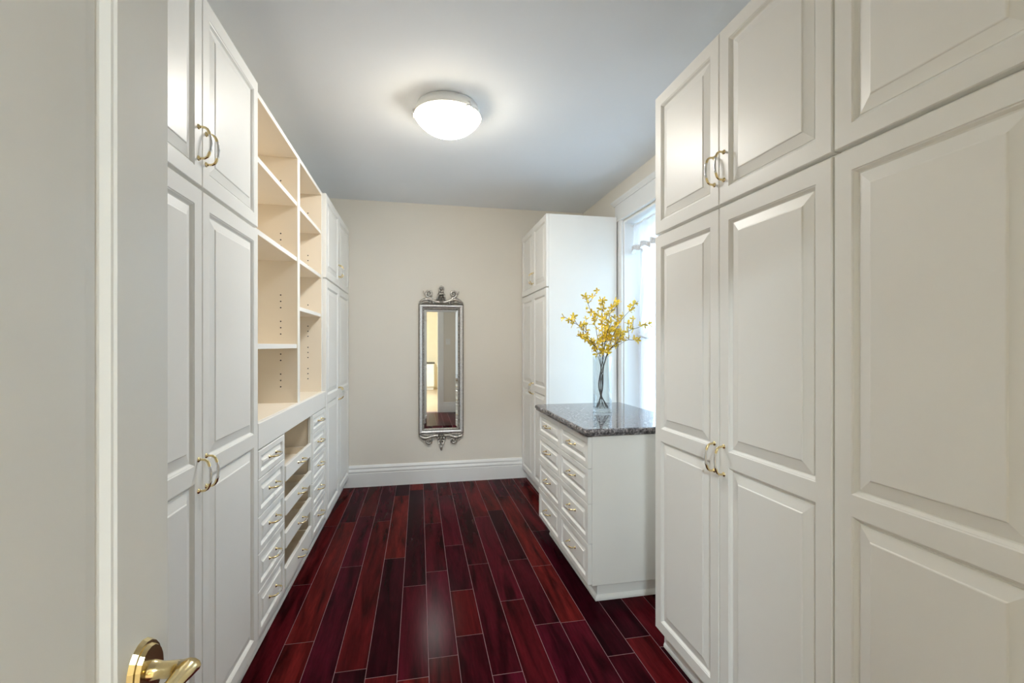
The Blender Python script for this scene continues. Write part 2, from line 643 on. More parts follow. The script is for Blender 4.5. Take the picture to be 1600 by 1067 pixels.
def door_mesh(w, h, panels, inset=None, sc=1.0, t=DT, bev=0.0025):
    """slab centred in x, bottom at z=0, front at y=0 facing -y, thickness to +y.
    panels: list of (x0,x1,z0,z1) recesses sharing x0,x1, given bottom to top"""
    m = MB()
    X0, X1 = -w / 2, w / 2
    c = bev
    # outer sides with chamfer
    lo = [(X0 + c, 0, c), (X1 - c, 0, c), (X1 - c, 0, h - c), (X0 + c, 0, h - c)]
    mid = [(X0, c, 0), (X1, c, 0), (X1, c, h), (X0, c, h)]
    bk = [(X0, t, 0), (X1, t, 0), (X1, t, h), (X0, t, h)]
    for i in range(4):
        j = (i + 1) % 4
        m.quad([lo[j], lo[i], mid[i], mid[j]])
        m.quad([mid[j], mid[i], bk[i], bk[j]])
    m.quad(list(reversed(bk)))
    px0, px1 = panels[0][0], panels[0][1]
    q = lambda a, b, cc, d: m.quad([(a, 0, cc), (b, 0, cc), (b, 0, d), (a, 0, d)])
    q(X0 + c, px0, c, h - c)
    q(px1, X1 - c, c, h - c)
    zz = c
    for (_, _, z0, z1) in panels:
        q(px0, px1, zz, z0)
        zz = z1
    q(px0, px1, zz, h - c)
    pr = frame_prof(sc)
    for (a, b, z0, z1) in panels:
        prev = None
        for (i, d) in pr:
            L = [(a + i, -d, z0 + i), (b - i, -d, z0 + i), (b - i, -d, z1 - i), (a + i, -d, z1 - i)]
            if prev:
                for k in range(4):
                    j = (k + 1) % 4
                    m.quad([prev[k], prev[j], L[j], L[k]])
            prev = L
        m.quad(prev)
    return m


def raised_mesh(w, h, sc=1.0):
    """raised field sitting in a recess of size w x h, centred, front -y; y=0 is the door face"""
    m = MB()
    i0 = 0.0131 * sc
    pr = [(i0, 0.0117), (i0 + .001, 0.0092), (i0 + .004 * sc, 0.0085), (i0 + .031 * sc, 0.0026), (i0 + .033 * sc, 0.0006),
          (i0 + .035 * sc, 0.0)]
    prev = None
    for (i, d) in pr:
        L = [(-w / 2 + i, d, -h / 2 + i), (w / 2 - i, d, -h / 2 + i), (w / 2 - i, d, h / 2 - i), (-w / 2 + i, d, h / 2 - i)]
        if prev:
            for k in range(4):
                j = (k + 1) % 4
                m.quad([prev[k], prev[j], L[j], L[k]])
        prev = L
    m.quad(prev)
    return m


def pull_mesh():
    """arched pull along z, centred; base on y=0, stands out to -y; brass ends, chrome grip"""
    m = MB()
    H = 0.048
    pts, rad, mi = [], [], []
    prof = [(-H, 0.0, .0042), (-H, -.010, .0036), (-H + .001, -.018, .0036), (-H + .006, -.025, .0040), (-H + .014, -.029, .0046),
            (-.026, -.0315, .0040), (-.020, -.033, .0048), (-.017, -.0335, .0036), (0, -.0345, .0050),
            (.017, -.0335, .0036), (.020, -.033, .0048), (.026, -.0315, .0040), (H - .014, -.029, .0046), (H - .006, -.025, .0040),
            (H - .001, -.018, .0036), (H, -.010, .0036), (H, 0.0, .0042)]
    for z, y, r in prof:
        pts.append((0, y, z))
        rad.append(r)
    for i in range(len(prof) - 1):
        mi.append(1 if 5 <= i <= 10 else 0)
    m.tube(pts, rad, 10, mi)
    for sg in (-1, 1):
        m.lathe([(0.0, -.004), (.006, -.0035), (.0078, -.001), (.0082, 0.0)], 14, 0, (0, 0, sg * H), 'y')
    return m.mesh('pull', ['brass', 'chrome'])


PULL = pull_mesh()
CACHE = {}


def door(root, name, side, y0, y1, z0, z1, X, panels_z, stile, sc=1.0, handle=None, gap=0.0015, rootloc=(0, 0, 0)):
    """side -1: left run, front faces +x; side +1: right run, front faces -x. handle: (y, z, vertical?)"""
    w, h = abs(y1 - y0) - 2 * gap, z1 - z0
    rz = PI / 2 if side < 0 else -PI / 2
    pan = [(-w / 2 + stile, w / 2 - stile, a - z0, b - z0) for a, b in panels_z]
    key = ('d', round(w, 4), round(h, 4), tuple((round(a - z0, 4), round(b - z0, 4)) for a, b in panels_z), stile, sc)
    if key not in CACHE:
        CACHE[key] = door_mesh(w, h, pan, sc=sc).mesh(name, ['paint'])
    yc = (y0 + y1) / 2
    d = link(name, CACHE[key], root, (X - rootloc[0], yc - rootloc[1], z0 - rootloc[2]), (0, 0, rz))
    for (a, b, c0, c1) in pan:
        k2 = ('p', round(b - a, 4), round(c1 - c0, 4), sc)
        if k2 not in CACHE:
            CACHE[k2] = raised_mesh(b - a, c1 - c0, sc).mesh('raised_panel', ['paint'])
        link('raised_panel', CACHE[k2], d, ((a + b) / 2, 0, (c0 + c1) / 2))
    if handle:
        hy, hz, vert = handle
        lx = (hy - yc) * (1 if side < 0 else -1)
        link('handle', PULL, d, (lx, 0, hz - z0), (0, 0, 0) if vert else (0, PI / 2, 0))
    return d


def toe(root, side, xt, y0, y1, rootloc, ends=False, h=0.10, y_in=0.0):
    """recessed plinth board and shoe moulding"""
    s = -1 if side < 0 else 1
    rl = rootloc
    bx('plinth', (xt + s * .004 - rl[0], y0 + y_in - rl[1], 0.001), (xt + s * .02 - rl[0], y1 - y_in - rl[1], h), 'paint', root)
    pr = [(0.004, 0), (-.012, 0), (-.012, .010), (-.009, .018), (-.003, .024), (.004, .026)]
    mb = MB().extrude(pr, lambda a, b: (xt + s * (a + .012) - rl[0], y0 + y_in - rl[1], b + .001),
                      lambda a, b: (xt + s * (a + .012) - rl[0], y1 - y_in - rl[1], b + .001))
    obj('shoe_moulding', mb, 'paint', root)


Z_SPLIT0, Z_SPLIT1 = 1.829, 1.840


def tall_cabinet(label, side, X, y0, y1, depth, xt, gapc=None):
    s = -1 if side < 0 else 1
    rl = (X + s * (DT + depth / 2), (y0 + y1) / 2, 0)
    root = thing('tall_cabinet', label, 'cabinet', rl, 0, 'tall raised-panel cabinets')
    xb = X + s * (DT + .001)
    bx('carcass', (xb - rl[0], y0 - rl[1], .10), (X + s * (DT + depth) - rl[0], y1 - rl[1], ZT), 'paint', root, bev=.0015)
    toe(root, side, xt, y0, y1, rl)
    ym = gapc if gapc else (y0 + y1) / 2
    st = 0.048
    for a, b, hy in ((y0, ym, ym - .026), (ym, y1, ym + .026)):
        door(root, 'upper_door', side, a, b, Z_SPLIT1, ZT, X, [(Z_SPLIT1 + .05, ZT - .05)], st, 1.0, (hy, 1.968, True), rootloc=rl)
        door(root, 'lower_door', side, a, b, .10, Z_SPLIT0, X, [(.146, .933), (.986, Z_SPLIT0 - .053)], st, 1.0, (hy, .952, True),
             rootloc=rl)
    return root


tall_cabinet('tall white cabinet on the left between the open entry door and the empty shelves', -1, XL, 1.086, 2.086, .60, TOE_L, 1.584)
tall_cabinet('tall white cabinet in the far left corner, past the empty shelves', -1, XL + .004, 3.49, 4.57, .60, TOE_L)
tall_cabinet('tall cream cabinet in the far right corner behind the yellow flowers', 1, XR, 3.655, 4.57, .602, TOE_R)
tall_cabinet('tall cream cabinet on the right with brass pulls, next to the granite-topped chest', 1, XR, .979, 1.872, .625, TOE_R, 1.428)
tall_cabinet('nearest tall cream cabinet, cut off by the right edge of the photo', 1, XR, .086, .976, .625, TOE_R)

# open shelf units on the left
XS = XL - DT                    # carcass front line
SB = 1.022                      # top of the bottom board


def bookcase(label, y0, y1, shelves):
    x1, x0 = XS, -1.28
    rl = ((x0 + x1) / 2, (y0 + y1) / 2, 1.0)
    root = thing('open_shelf_unit', label, 'shelf unit', rl, 0, 'open shelf units over the drawer bank')
    T = .024

    def board(nm, a, b, front_white=True):
        c = [(a[i] + b[i]) / 2 for i in range(3)]
        m = MB().box([a[i] - c[i] for i in range(3)], [b[i] - c[i] for i in range(3)], bev=.001, front=(0, 1, 1))
        return obj(nm, m, ['melamine', 'paint'], root, [c[i] - rl[i] for i in range(3)])
    board('side_panel', (x0, y0, 1.0), (x1, y0 + T, ZT))
    board('side_panel', (x0, y1 - T, 1.0), (x1, y1, ZT))
    board('top_panel', (x0, y0 + T, ZT - T), (x1 - .001, y1 - T, ZT))
    board('bottom_panel', (x0, y0 + T, 1.0), (x1 - .001, y1 - T, SB))
    board('back_panel', (x0, y0 + T, SB), (x0 + .012, y1 - T, ZT - T))
    for z in shelves:
        board('shelf', (x0 + .013, y0 + T + .001, z - .012), (x1 - .004, y1 - T - .001, z + .012))
    # rows of drilled shelf-pin holes in both side panels, each a dark sleeve
    mb = MB()
    for yy, sg in ((y0 + T, 1), (y1 - T, -1)):
        for xx in (-.772, -1.18):
            for zc in (1.15, 1.30, 1.45, 1.60, 1.95, 2.25):
                for dz in (-.036, 0, .036):
                    mb.lathe([(0.0, 0.0004 * sg), (.0028, .0004 * sg), (.0040, .0008 * sg), (.0042, 0.0)], 8, 0,
                             (xx - rl[0], yy - rl[1], zc + dz - rl[2]), 'y')
    o = obj('shelf_pin_holes', mb, 'dark', root)
    o['kind'] = 'stuff'
    return root


bookcase('wider open shelf unit with three shelves, nearer of the two over the drawers', 2.088, 2.836, [2.158, 1.842, 1.345])
bookcase('narrower open shelf unit with three shelves, beside the far left cabinet', 2.838, 3.486, [2.155, 1.842, 1.564])

# drawer bank under the shelves
rl = (-.97, 2.787, 0)
bank = thing('drawer_bank', 'white drawer bank with open pull-out trays below the empty shelves', 'drawers', rl)
y0, y1 = 2.088, 3.487
ya, yb = 2.482, 3.070
P = lambda a: [a[i] - rl[i] for i in range(3)]
bx('carcass_section', P((-1.28, y0, .10)), P((XS - .001, ya, .998)), 'paint', bank)
bx('carcass_section', P((-1.28, yb, .10)), P((XS - .001, y1, .998)), 'paint', bank)
bx('bottom_panel', P((-1.28, ya, .10)), P((XS, yb, .118)), 'melamine', bank)
bx('back_panel', P((-1.28, ya, .118)), P((-1.265, yb, .998)), 'melamine', bank)
bx('top_panel', P((-1.265, ya, .96)), P((XS, yb, .998)), 'melamine', bank)
for yy in (ya, yb - .004):
    bx('lining_panel', P((-1.265, yy, .118)), P((XS - .004, yy + .004, .96)), 'melamine', bank)
bx('face_rail', P((XS, y0 + .002, .910)), P((XL, y1, 1.021)), 'paint', bank, bev=.002)
for yy in (ya, yb):
    bx('face_stile', P((XS, yy - .011, .112)), P((XL - .006, yy + .011, .909)), 'paint', bank, bev=.0015)
toe(bank, -1, TOE_L, y0, y1, rl, h=.112)
zs = [.122, .311, .470, .626, .785, .906]
for (a, b) in ((y0 + .002, ya - .012), (yb + .012, y1)):
    for z0, z1 in zip(zs[:-1], zs[1:]):
        door(bank, 'drawer', -1, a, b, z0 + .0015, z1 - .0015, XL, [(z0 + .026, z1 - .026)], .030, .62,
             ((a + b) / 2, (z0 + z1) / 2 + .004, False), rootloc=rl)
ta, tb = ya + .013, yb - .013
for i, (zt, hh) in enumerate(((.739, .078), (.566, .078), (.400, .078), (.222, .098))):
    z0 = zt - hh
    mb = MB()
    D0 = -1.24
    xf = XL - .018
    cx, cy = (D0 + xf) / 2, (ta + tb) / 2
    def B(a, b):
        mb.box([a[0] - cx, a[1] - cy, a[2] - z0], [b[0] - cx, b[1] - cy, b[2] - z0], bev=.001)
    B((D0, ta + .012, z0 + .008), (xf, tb - .012, z0 + .020))
    B((D0, ta + .012, z0 + .020), (xf, ta + .024, zt - .018))
    B((D0, tb - .024, z0 + .020), (xf, tb - .012, zt - .018))
    B((D0, ta + .024, z0 + .020), (D0 + .012, tb - .024, zt - .018))
    tray = obj('pull_out_tray', mb, 'melamine', bank, P((cx, cy, z0)))
    bx('tray_front', (xf - cx, ta - cy, 0), (XL + .001 - cx, tb - cy, hh), 'paint', tray, bev=.002)
    link('handle', PULL, tray, (XL + .001 - cx, 0.0, hh / 2), (0, PI / 2, PI / 2))
    for yy in (ta + .0005, tb - .011):
        bx('slide_rail', (D0 + .01 - cx, yy - cy, .022), (xf - .002 - cx, yy + .0105 - cy, .046), 'dark', tray)

# chest of drawers with granite top
CX0, CX1, CY0, CY1 = .86, 1.49, 2.255, 3.25
rl = ((CX0 + CX1) / 2, (CY0 + CY1) / 2, 0)
chest = thing('chest_of_drawers', 'cream eight-drawer chest under the granite slab, by the window', 'drawers', rl)
bx('carcass', P((CX0 + DT + .001, CY0, .093)), P((CX1, CY1, .875)), 'paint', chest, bev=.0015)
zs = [.100, .314, .522, .706, .872]
ymid = 2.745
for (a, b) in ((CY0, ymid), (ymid, CY1)):
    for z0, z1 in zip(zs[:-1], zs[1:]):
        door(chest, 'drawer', 1, a, b, z0 + .0015, z1 - .0015, CX0, [(z0 + .032, z1 - .032)], .034, .72,
             ((a + b) / 2, (z0 + z1) / 2 + .006, False), rootloc=rl)
bx('plinth', P((.925, CY0 + .035, .001)), P((CX1 - .03, CY1 - .10, .093)), 'paint', chest)
pr = [(0.0, 0), (-.014, 0), (-.014, .010), (-.010, .018), (-.003, .024), (0, .026)]
obj('shoe_moulding', MB().extrude(pr, lambda a, b: P((.925 + a, CY0 + .035 + a, b + .001)), lambda a, b: P((.925 + a, CY1 - .10, b + .001))),
    'paint', chest)
obj('shoe_moulding', MB().extrude(pr, lambda a, b: P((CX1 - .03, CY0 + .035 + a, b + .001)), lambda a, b: P((.925 + a, CY0 + .035 + a, b + .001))),
    'paint', chest)

# granite slab: rounded near corners and ogee edge
GZ0, GZ1 = .877, .915
gx0, gx1, gy0, gy1 = .832, 1.515, 2.232, 3.285


def rrect(x0, x1, y0, y1, rad, n=6):
    pts = []
    for cx, cy, a0 in ((x1 - rad, y1 - rad, 0), (x0 + rad, y1 - rad, PI / 2), (x0 + rad, y0 + rad, PI), (x1 - rad, y0 + rad, 1.5 * PI)):
        for k in range(n + 1):
            a = a0 + PI / 2 * k / n
            pts.append((cx + rad * math.cos(a), cy + rad * math.sin(a)))
    return pts


mb = MB()
gc = ((gx0 + gx1) / 2, (gy0 + gy1) / 2)
loops = []
for (i, z) in ((.014, 0), (.008, .001), (.006, .006), (.006, .012), (.001, .015), (0, .020), (.001, .029), (.004, .034), (.010, .0375), (.014, .038)):
    loops.append([(x - gc[0], y - gc[1], z) for x, y in rrect(gx0 + i, gx1 - i, gy0 + i, gy1 - i, .03)])
for L0, L1 in zip(loops[:-1], loops[1:]):
    n = len(L0)
    for k in range(n):
        j = (k + 1) % n
        mb.quad([L0[k], L0[j], L1[j], L1[k]])
mb.quad(loops[-1])
mb.quad(list(reversed(loops[0])))
tag(obj('granite_countertop', mb, 'granite', None, (gc[0], gc[1], GZ0)),
    'polished grey granite slab on the chest of drawers', 'countertop')

# ------------------------------------------------------------------ window
w1 = struct(link('window_1', None, None, (XWR, 3.0, WZ0)), 'bright white-cased window behind the yellow flowers')
rl = (XWR, 3.0, WZ0)
CW = .105


def wb(nm, a, b, m='trim', bev=.003):
    return bx(nm, P(a), P(b), m, w1, bev)


wb('casing_side', (XWR - .022, WY1 - .006, WZ0 - .02), (XWR - .0005, WY1 + CW, WZ1 + .01))
wb('casing_side', (XWR - .022, WY0 - CW, WZ0 - .02), (XWR - .0005, WY0 + .006, WZ1 + .01))
wb('casing_head', (XWR - .026, WY0 - CW - .01, WZ1 + .01), (XWR - .0005, WY1 + CW + .01, WZ1 + .155))
pr = [(0, 0), (-.030, 0), (-.034, .006), (-.040, .012), (-.052, .022), (-.056, .030), (0, .030)]
obj('cornice', MB().extrude(pr, lambda a, b: P((XWR + a, WY0 - CW - .035, WZ1 + .155 + b)), lambda a, b: P((XWR + a, WY1 + CW + .035, WZ1 + .155 + b))),
    'trim', w1)
wb('bead_strip', (XWR - .032, WY0 - CW - .012, WZ1 + .006), (XWR - .0005, WY1 + CW + .012, WZ1 + .024))
wb('sill', (XWR - .06, WY0 - CW - .02, WZ0 - .025), (XWO - .06, WY1 + CW + .02, WZ0))
wb('apron', (XWR - .02, WY0 - CW, WZ0 - .12), (XWR - .0005, WY1 + CW, WZ0 - .026))
JT = .018
wb('jamb', (XWR - .0004, WY1 - JT, WZ0), (XWO, WY1 - .0005, WZ1))
wb('jamb', (XWR - .0004, WY0 + .0005, WZ0), (XWO, WY0 + JT, WZ1))
wb('jamb_head', (XWR - .0004, WY0 + JT, WZ1 - JT), (XWO, WY1 - JT, WZ1 - .0005))
XG = 1.875
ys0, ys1 = WY0 + JT, WY1 - JT
sash = wb('stop_frame', (XG - .02, ys1 - .020, WZ0), (XG + .04, ys1, WZ1 - JT))
wb('stop_frame', (XG - .02, ys0, WZ0), (XG + .04, ys0 + .020, WZ1 - JT))
ym = (ys0 + ys1) / 2
for a, b in ((ys0 + .021, ym - .001), (ym + .001, ys1 - .021)):
    c0, c1 = WZ0 + .001, WZ1 - JT - .001
    fr = wb('sash', (XG, a, c0), (XG + .03, a + .05, c1))
    rr_ = fr.location
    for nm, q0, q1 in (('sash_stile', (XG, b - .05, c0), (XG + .03, b, c1)),
                       ('sash_rail', (XG, a + .05, c0), (XG + .03, b - .05, c0 + .07)),
                       ('sash_rail', (XG, a + .05, c1 - .05), (XG + .03, b - .05, c1))):
        wb(nm, q0, q1)
    wb('pane', (XG + .012, a + .05, c0 + .07), (XG + .016, b - .05, c1 - .05), 'pane', 0)

# outdoors: the neighbouring brick house and ground made pale to bounce daylight in
nb = struct(bx('wall_neighbour', (8.5, -6, -.6), (8.8, 16, 2.6), 'brick'), 'pale brick house wall outside the window')
struct(bx('ground_outside', (XWO, -6, -.7), (14, 14, -.6), 'outdoor'), 'ground outside the window, made pale to bounce daylight')


# curtains: gathered valance with lace edge, two tied sheer panels
def sheet(fn, nu, nv):
    m = MB()
    base = []
    for j in range(nv + 1):
        for i in range(nu + 1):
            m.v.append(tuple(fn(i / nu, j / nv)))
    for j in range(nv):
        for i in range(nu):
            a = j * (nu + 1) + i
            m.f.append((a, a + 1, a + nu + 2, a + nu + 1))
            m.mi.append(0)
            m.sm.append(True)
    return m


VX = 1.765
VY0, VY1 = WY0 + .03, WY1 - .025


def folds(y, amp, k=1.0):
    return amp * (math.sin(y * 46 * k) + .5 * math.sin(y * 83 * k + 1.3))


def val(u, v):
    y = VY1 + (VY0 - VY1) * u
    drop = .205 + .012 * math.sin(y * 50)
    return (VX + folds(y, .004 + .014 * v), y, 2.365 - v * drop)


vr = thing('valance', 'short gathered white window valance with lace edging', 'curtain', (VX, 3.0, 2.365))
rl = (VX, 3.0, 2.365)


def local(fn):
    return lambda u, v: [fn(u, v)[i] - rl[i] for i in range(3)]


obj('ruffle', sheet(local(val), 150, 8), 'sheer', vr)


def lac(u, v):
    y = VY1 + (VY0 - VY1) * u
    q = val(u, 1.0)
    return (q[0] - .004 + folds(y, .004), y, q[2] + .012 - v * (.034 + .016 * abs(math.sin(y * 60))))


obj('lace_edging', sheet(local(lac), 200, 3), 'lace', vr)
obj('curtain_rod', MB().tube([(0, VY0 - .02 - 3.0, -.012), (0, VY1 + .02 - 3.0, -.012)], .007, 10), 'trim', vr)


def drape(far):
    def fn(u, v):
        # u across (0 = jamb side), v down; panel sweeps to its own jamb and is tied at v~0.62
        z = 2.33 - v * 1.55
        tie = .58
        if v < tie:
            k = v / tie
            width = .56 - .42 * (k ** 1.8)
        else:
            k = (v - tie) / (1 - tie)
            width = .14 + .10 * k
        if far:
            y = VY1 - .01 - u * width
        else:
            y = VY0 + .01 + u * width
        x = VX + .060 + (.006 + .014 * min(1, v * 2)) * math.sin(u * 38 + 3 * v)
        zz = z - .10 * math.sin(PI * min(1, v / tie)) * u if v < tie else z
        return (x, y, zz)
    return fn


for far, lab in ((True, 'sheer white curtain tied back beside the tall corner cabinet'),
                 (False, 'sheer white curtain tied back on the nearer side of the window')):
    f0 = drape(far)
    yr = VY1 - .07 if far else VY0 + .07
    rl = (VX + .060, yr, 0.78)
    ro = thing('sheer_curtain', lab, 'curtain', rl, 0, 'tied sheer window curtains')
    obj('voile_panel', sheet(local(f0), 60, 40), 'sheer', ro)
    zt = 2.33 - .58 * 1.55
    mb = MB()
    ring = [(.030 * math.cos(a), .075 * math.sin(a), zt - .78 + .02 * math.sin(a)) for a in [2 * PI * k / 20 for k in range(21)]]
    mb.tube(ring, .008, 6)
    obj('tie_back', mb, 'lace', ro)

# ------------------------------------------------------------------ wall mirror
MXc, MZ0, MZ1 = .213, .480, 1.757
MW = .438
MH = MZ1 - MZ0
rl = (MXc, YB - .001, MZ0)
mir = thing('wall_mirror', 'tall narrow wall mirror in an ornate antique silver frame', 'mirror', rl)
hw = MW / 2


def loopset(mb, prof, x0, x1, z0, z1, mis=None, closed_end=False):
    prev = None
    for q, (i, d) in enumerate(prof):
        L = [(x0 + i, -d, z0 + i), (x1 - i, -d, z0 + i), (x1 - i, -d, z1 - i), (x0 + i, -d, z1 - i)]
        if prev:
            for k in range(4):
                j = (k + 1) % 4
                mb.quad([prev[k], prev[j], L[j], L[k]], mis[q - 1] if mis else 0)
        prev = L
    if closed_end:
        mb.quad(prev, mis[-1] if mis else 0)


mb = MB()
loopset(mb, [(0, 0), (0, .020), (.003, .024), (.006, .022), (.008, .024), (.014, .032), (.022, .035), (.030, .032), (.036, .026),
             (.039, .022), (.044, .0235), (.048, .022), (.052, .017), (.055, .012), (.055, .004)],
        -hw, hw, 0, MH, [1, 1, 1, 1, 0, 0, 0, 0, 1, 1, 2, 2, 1, 1])
obj('frame', mb, ['silver_light', 'silver_dark', 'silver'], mir)
# beaded inner lip
mb = MB()
ix, iz = hw - .048, .048
per = []
n1, n2 = 24, 84
for k in range(n1):
    t = -ix + 2 * ix * k / n1
    per += [(t, iz), (t, MH - iz)]
for k in range(n2 + 1):
    t = iz + (MH - 2 * iz) * k / n2
    per += [(-ix, t), (ix, t)]
for (x, z) in per:
    mb.lathe([(0.0, -.0042), (.0034, -.0025), (.0045, 0)], 6, 0, (x, -.0215, z), 'y')
o = obj('beading', mb, 'silver', mir)
mb = MB()
loopset(mb, [(.0545, .008), (.0546, .0085), (.078, .0112), (.0785, .0112)], -hw, hw, 0, MH, None, True)
obj('mirror_glass', mb, 'mirror', mir)


def spiral(cx, cz, r0, turns, a0, sgn, y=-.018, n=30):
    pts = []
    for k in range(n + 1):
        t = k / n
        a = a0 + sgn * turns * 2 * PI * t
        r_ = r0 * (1 - .80 * t)
        pts.append((cx + r_ * math.cos(a), y - .006 * t, cz + r_ * math.sin(a)))
    return pts


def bez(p0, p1, p2, p3, n=14):
    out_ = []
    for k in range(n + 1):
        t = k / n
        out_.append(tuple((1 - t) ** 3 * a + 3 * (1 - t) ** 2 * t * b + 3 * (1 - t) * t * t * c + t ** 3 * d
                          for a, b, c, d in zip(p0, p1, p2, p3)))
    return out_


# crest
top = MH
y_ = -.018
for sg in (-1, 1):
    mb = MB()
    cxs = sg * .116
    sp = spiral(cxs, top + .100, .037, 1.45, -PI / 2 if True else 0, sg, y_)
    stem = bez((sg * .012, y_, top + .018), (sg * .05, y_, top + .018), (sg * .085, y_, top + .030), (cxs, y_, top + .063), 10)
    pts = stem[:-1] + sp
    mb.tube(pts, [.015 - .008 * k / (len(pts) - 1) for k in range(len(pts))], 8)
    mb.lathe([(0.0, -.010), (.007, -.008), (.010, 0)], 10, 0, (cxs, y_ - .003, top + .102), 'y')
    # curled tip behind the scroll
    mb.tube(bez((cxs + sg * .03, y_, top + .085), (cxs + sg * .052, y_, top + .10), (cxs + sg * .05, y_, top + .12), (cxs + sg * .058, y_, top + .128), 8),
            [.008 - .0006 * k for k in range(9)], 7)
    obj('crest_scroll', mb, 'silver', mir)
    mb = MB()
    # acanthus leaf lying along the frame top to the corner
    mb.tube(bez((sg * .075, y_, top + .016), (sg * .11, y_, top + .062), (sg * .165, y_, top + .048), (sg * .214, y_, top + .010), 12),
            [.008 + .012 * math.sin(PI * k / 12) for k in range(13)], 8)
    mb.tube(bez((sg * .10, y_, top + .008), (sg * .13, y_, top + .030), (sg * .17, y_, top + .02), (sg * .20, y_, top + .004), 10),
            [.004 + .006 * math.sin(PI * k / 10) for k in range(11)], 8)
    for k in range(4):
        xk = sg * (.105 + .022 * k)
        mb.tube([(xk, y_ - .006, top + .022), (xk + sg * .012, y_ - .01, top + .046 - .004 * k), (xk + sg * .026, y_ - .006, top + .050 - .009 * k)],
                [.006, .007, .003], 7)
    obj('crest_leaf', mb, 'silver', mir)
mb = MB()
# pyramid of overlapping leaves with oval boss
mb.quad([(-.046, -.012, top + .008), (.046, -.012, top + .008), (.016, -.012, top + .135), (-.016, -.012, top + .135)])
mb.box((-.040, -.012, top + .006), (.040, 0, top + .10), bev=.002)
for lvl in range(5):
    n_ = 5 - lvl
    z_ = top + .028 + lvl * .023
    wd = .088 - .016 * lvl
    for k in range(n_):
        x_ = 0 if n_ == 1 else -wd / 2 + wd * k / (n_ - 1)
        mb.lathe([(0.0, -.022), (.007, -.020), (.012, -.012), (.013, 0)], 8, 0, (x_, -.004, z_), 'y')
mb.tube([(-.055, -.016, top + .012), (-.036, -.018, top + .07), (-.016, -.018, top + .13)], [.007, .006, .005], 7)
mb.tube([(.055, -.016, top + .012), (.036, -.018, top + .07), (.016, -.018, top + .13)], [.007, .006, .005], 7)
ov = [(.023 * math.cos(a), -.018, top + .150 + .026 * math.sin(a)) for a in [2 * PI * k / 20 for k in range(21)]]
mb.tube(ov, .008, 7)
mb.lathe([(0.0, -.012), (.010, -.009), (.016, 0), (.016, .012)], 14, 0, (0, -.014, top + .150), 'y')
for k in range(9):
    x_ = -.10 + .025 * k
    mb.lathe([(0.0, -.012), (.008, -.009), (.013, 0), (.013, .018)], 8, 0, (x_, -.018, top + .012 + .004 * math.cos(x_ * 20)), 'y')
obj('crest_finial', mb, 'silver', mir)
# pendant below
for sg in (-1, 1):
    mb = MB()
    cxs = sg * .118
    stem = bez((sg * .03, y_, -.020), (sg * .07, y_, -.010), (sg * .095, y_, -.020), (cxs + sg * .030, y_, -.062), 10)
    sp = spiral(cxs, -.066, .030, 1.3, 0 if sg > 0 else PI, -sg, y_)
    pts = stem[:-1] + sp
    mb.tube(pts, [.014 - .007 * k / (len(pts) - 1) for k in range(len(pts))], 8)
    mb.lathe([(0.0, -.010), (.007, -.008), (.010, 0)], 10, 0, (cxs, y_ - .003, -.066), 'y')
    obj('pendant_scroll', mb, 'silver', mir)
    mb = MB()
    mb.tube(bez((sg * .08, y_, -.012), (sg * .13, y_, -.045), (sg * .17, y_, -.050), (sg * .214, y_, -.008), 12),
            [.008 + .011 * math.sin(PI * k / 12) for k in range(13)], 8)
    mb.tube(bez((sg * .02, y_, -.008), (sg * .07, y_, -.012), (sg * .14, y_, -.004), (sg * .205, y_, -.006), 10), .006, 7)
    for k in range(4):
        xk = sg * (.12 + .022 * k)
        mb.tube([(xk, y_ - .006, -.020), (xk + sg * .008, y_ - .010, -.034), (xk + sg * .018, y_ - .006, -.036 + .004 * k)], [.005, .007, .003], 7)
    obj('pendant_leaf', mb, 'silver', mir)
mb = MB()
mb.tube([(-.052, -.016, -.010), (-.034, -.018, -.045), (-.016, -.018, -.105)], [.008, .007, .006], 7)
mb.tube([(.052, -.016, -.010), (.034, -.018, -.045), (.016, -.018, -.105)], [.008, .007, .006], 7)
for lvl in range(4):
    n_ = 4 - lvl
    for k in range(n_):
        wd = .070 - .020 * lvl
        x_ = 0 if n_ == 1 else -wd / 2 + wd * k / (n_ - 1)
        mb.lathe([(0.0, -.020), (.008, -.018), (.013, -.010), (.014, .004)], 8, 0, (x_, -.004, -.018 - .026 * lvl), 'y')
mb.lathe([(0.0, -.165), (.006, -.160), (.014, -.142), (.016, -.128), (.011, -.116), (.006, -.108), (.012, -.102), (.010, -.095)], 12, 0, (0, -.017, 0))
obj('pendant_drop', mb, 'silver', mir)

# ------------------------------------------------------------------ ceiling lamp


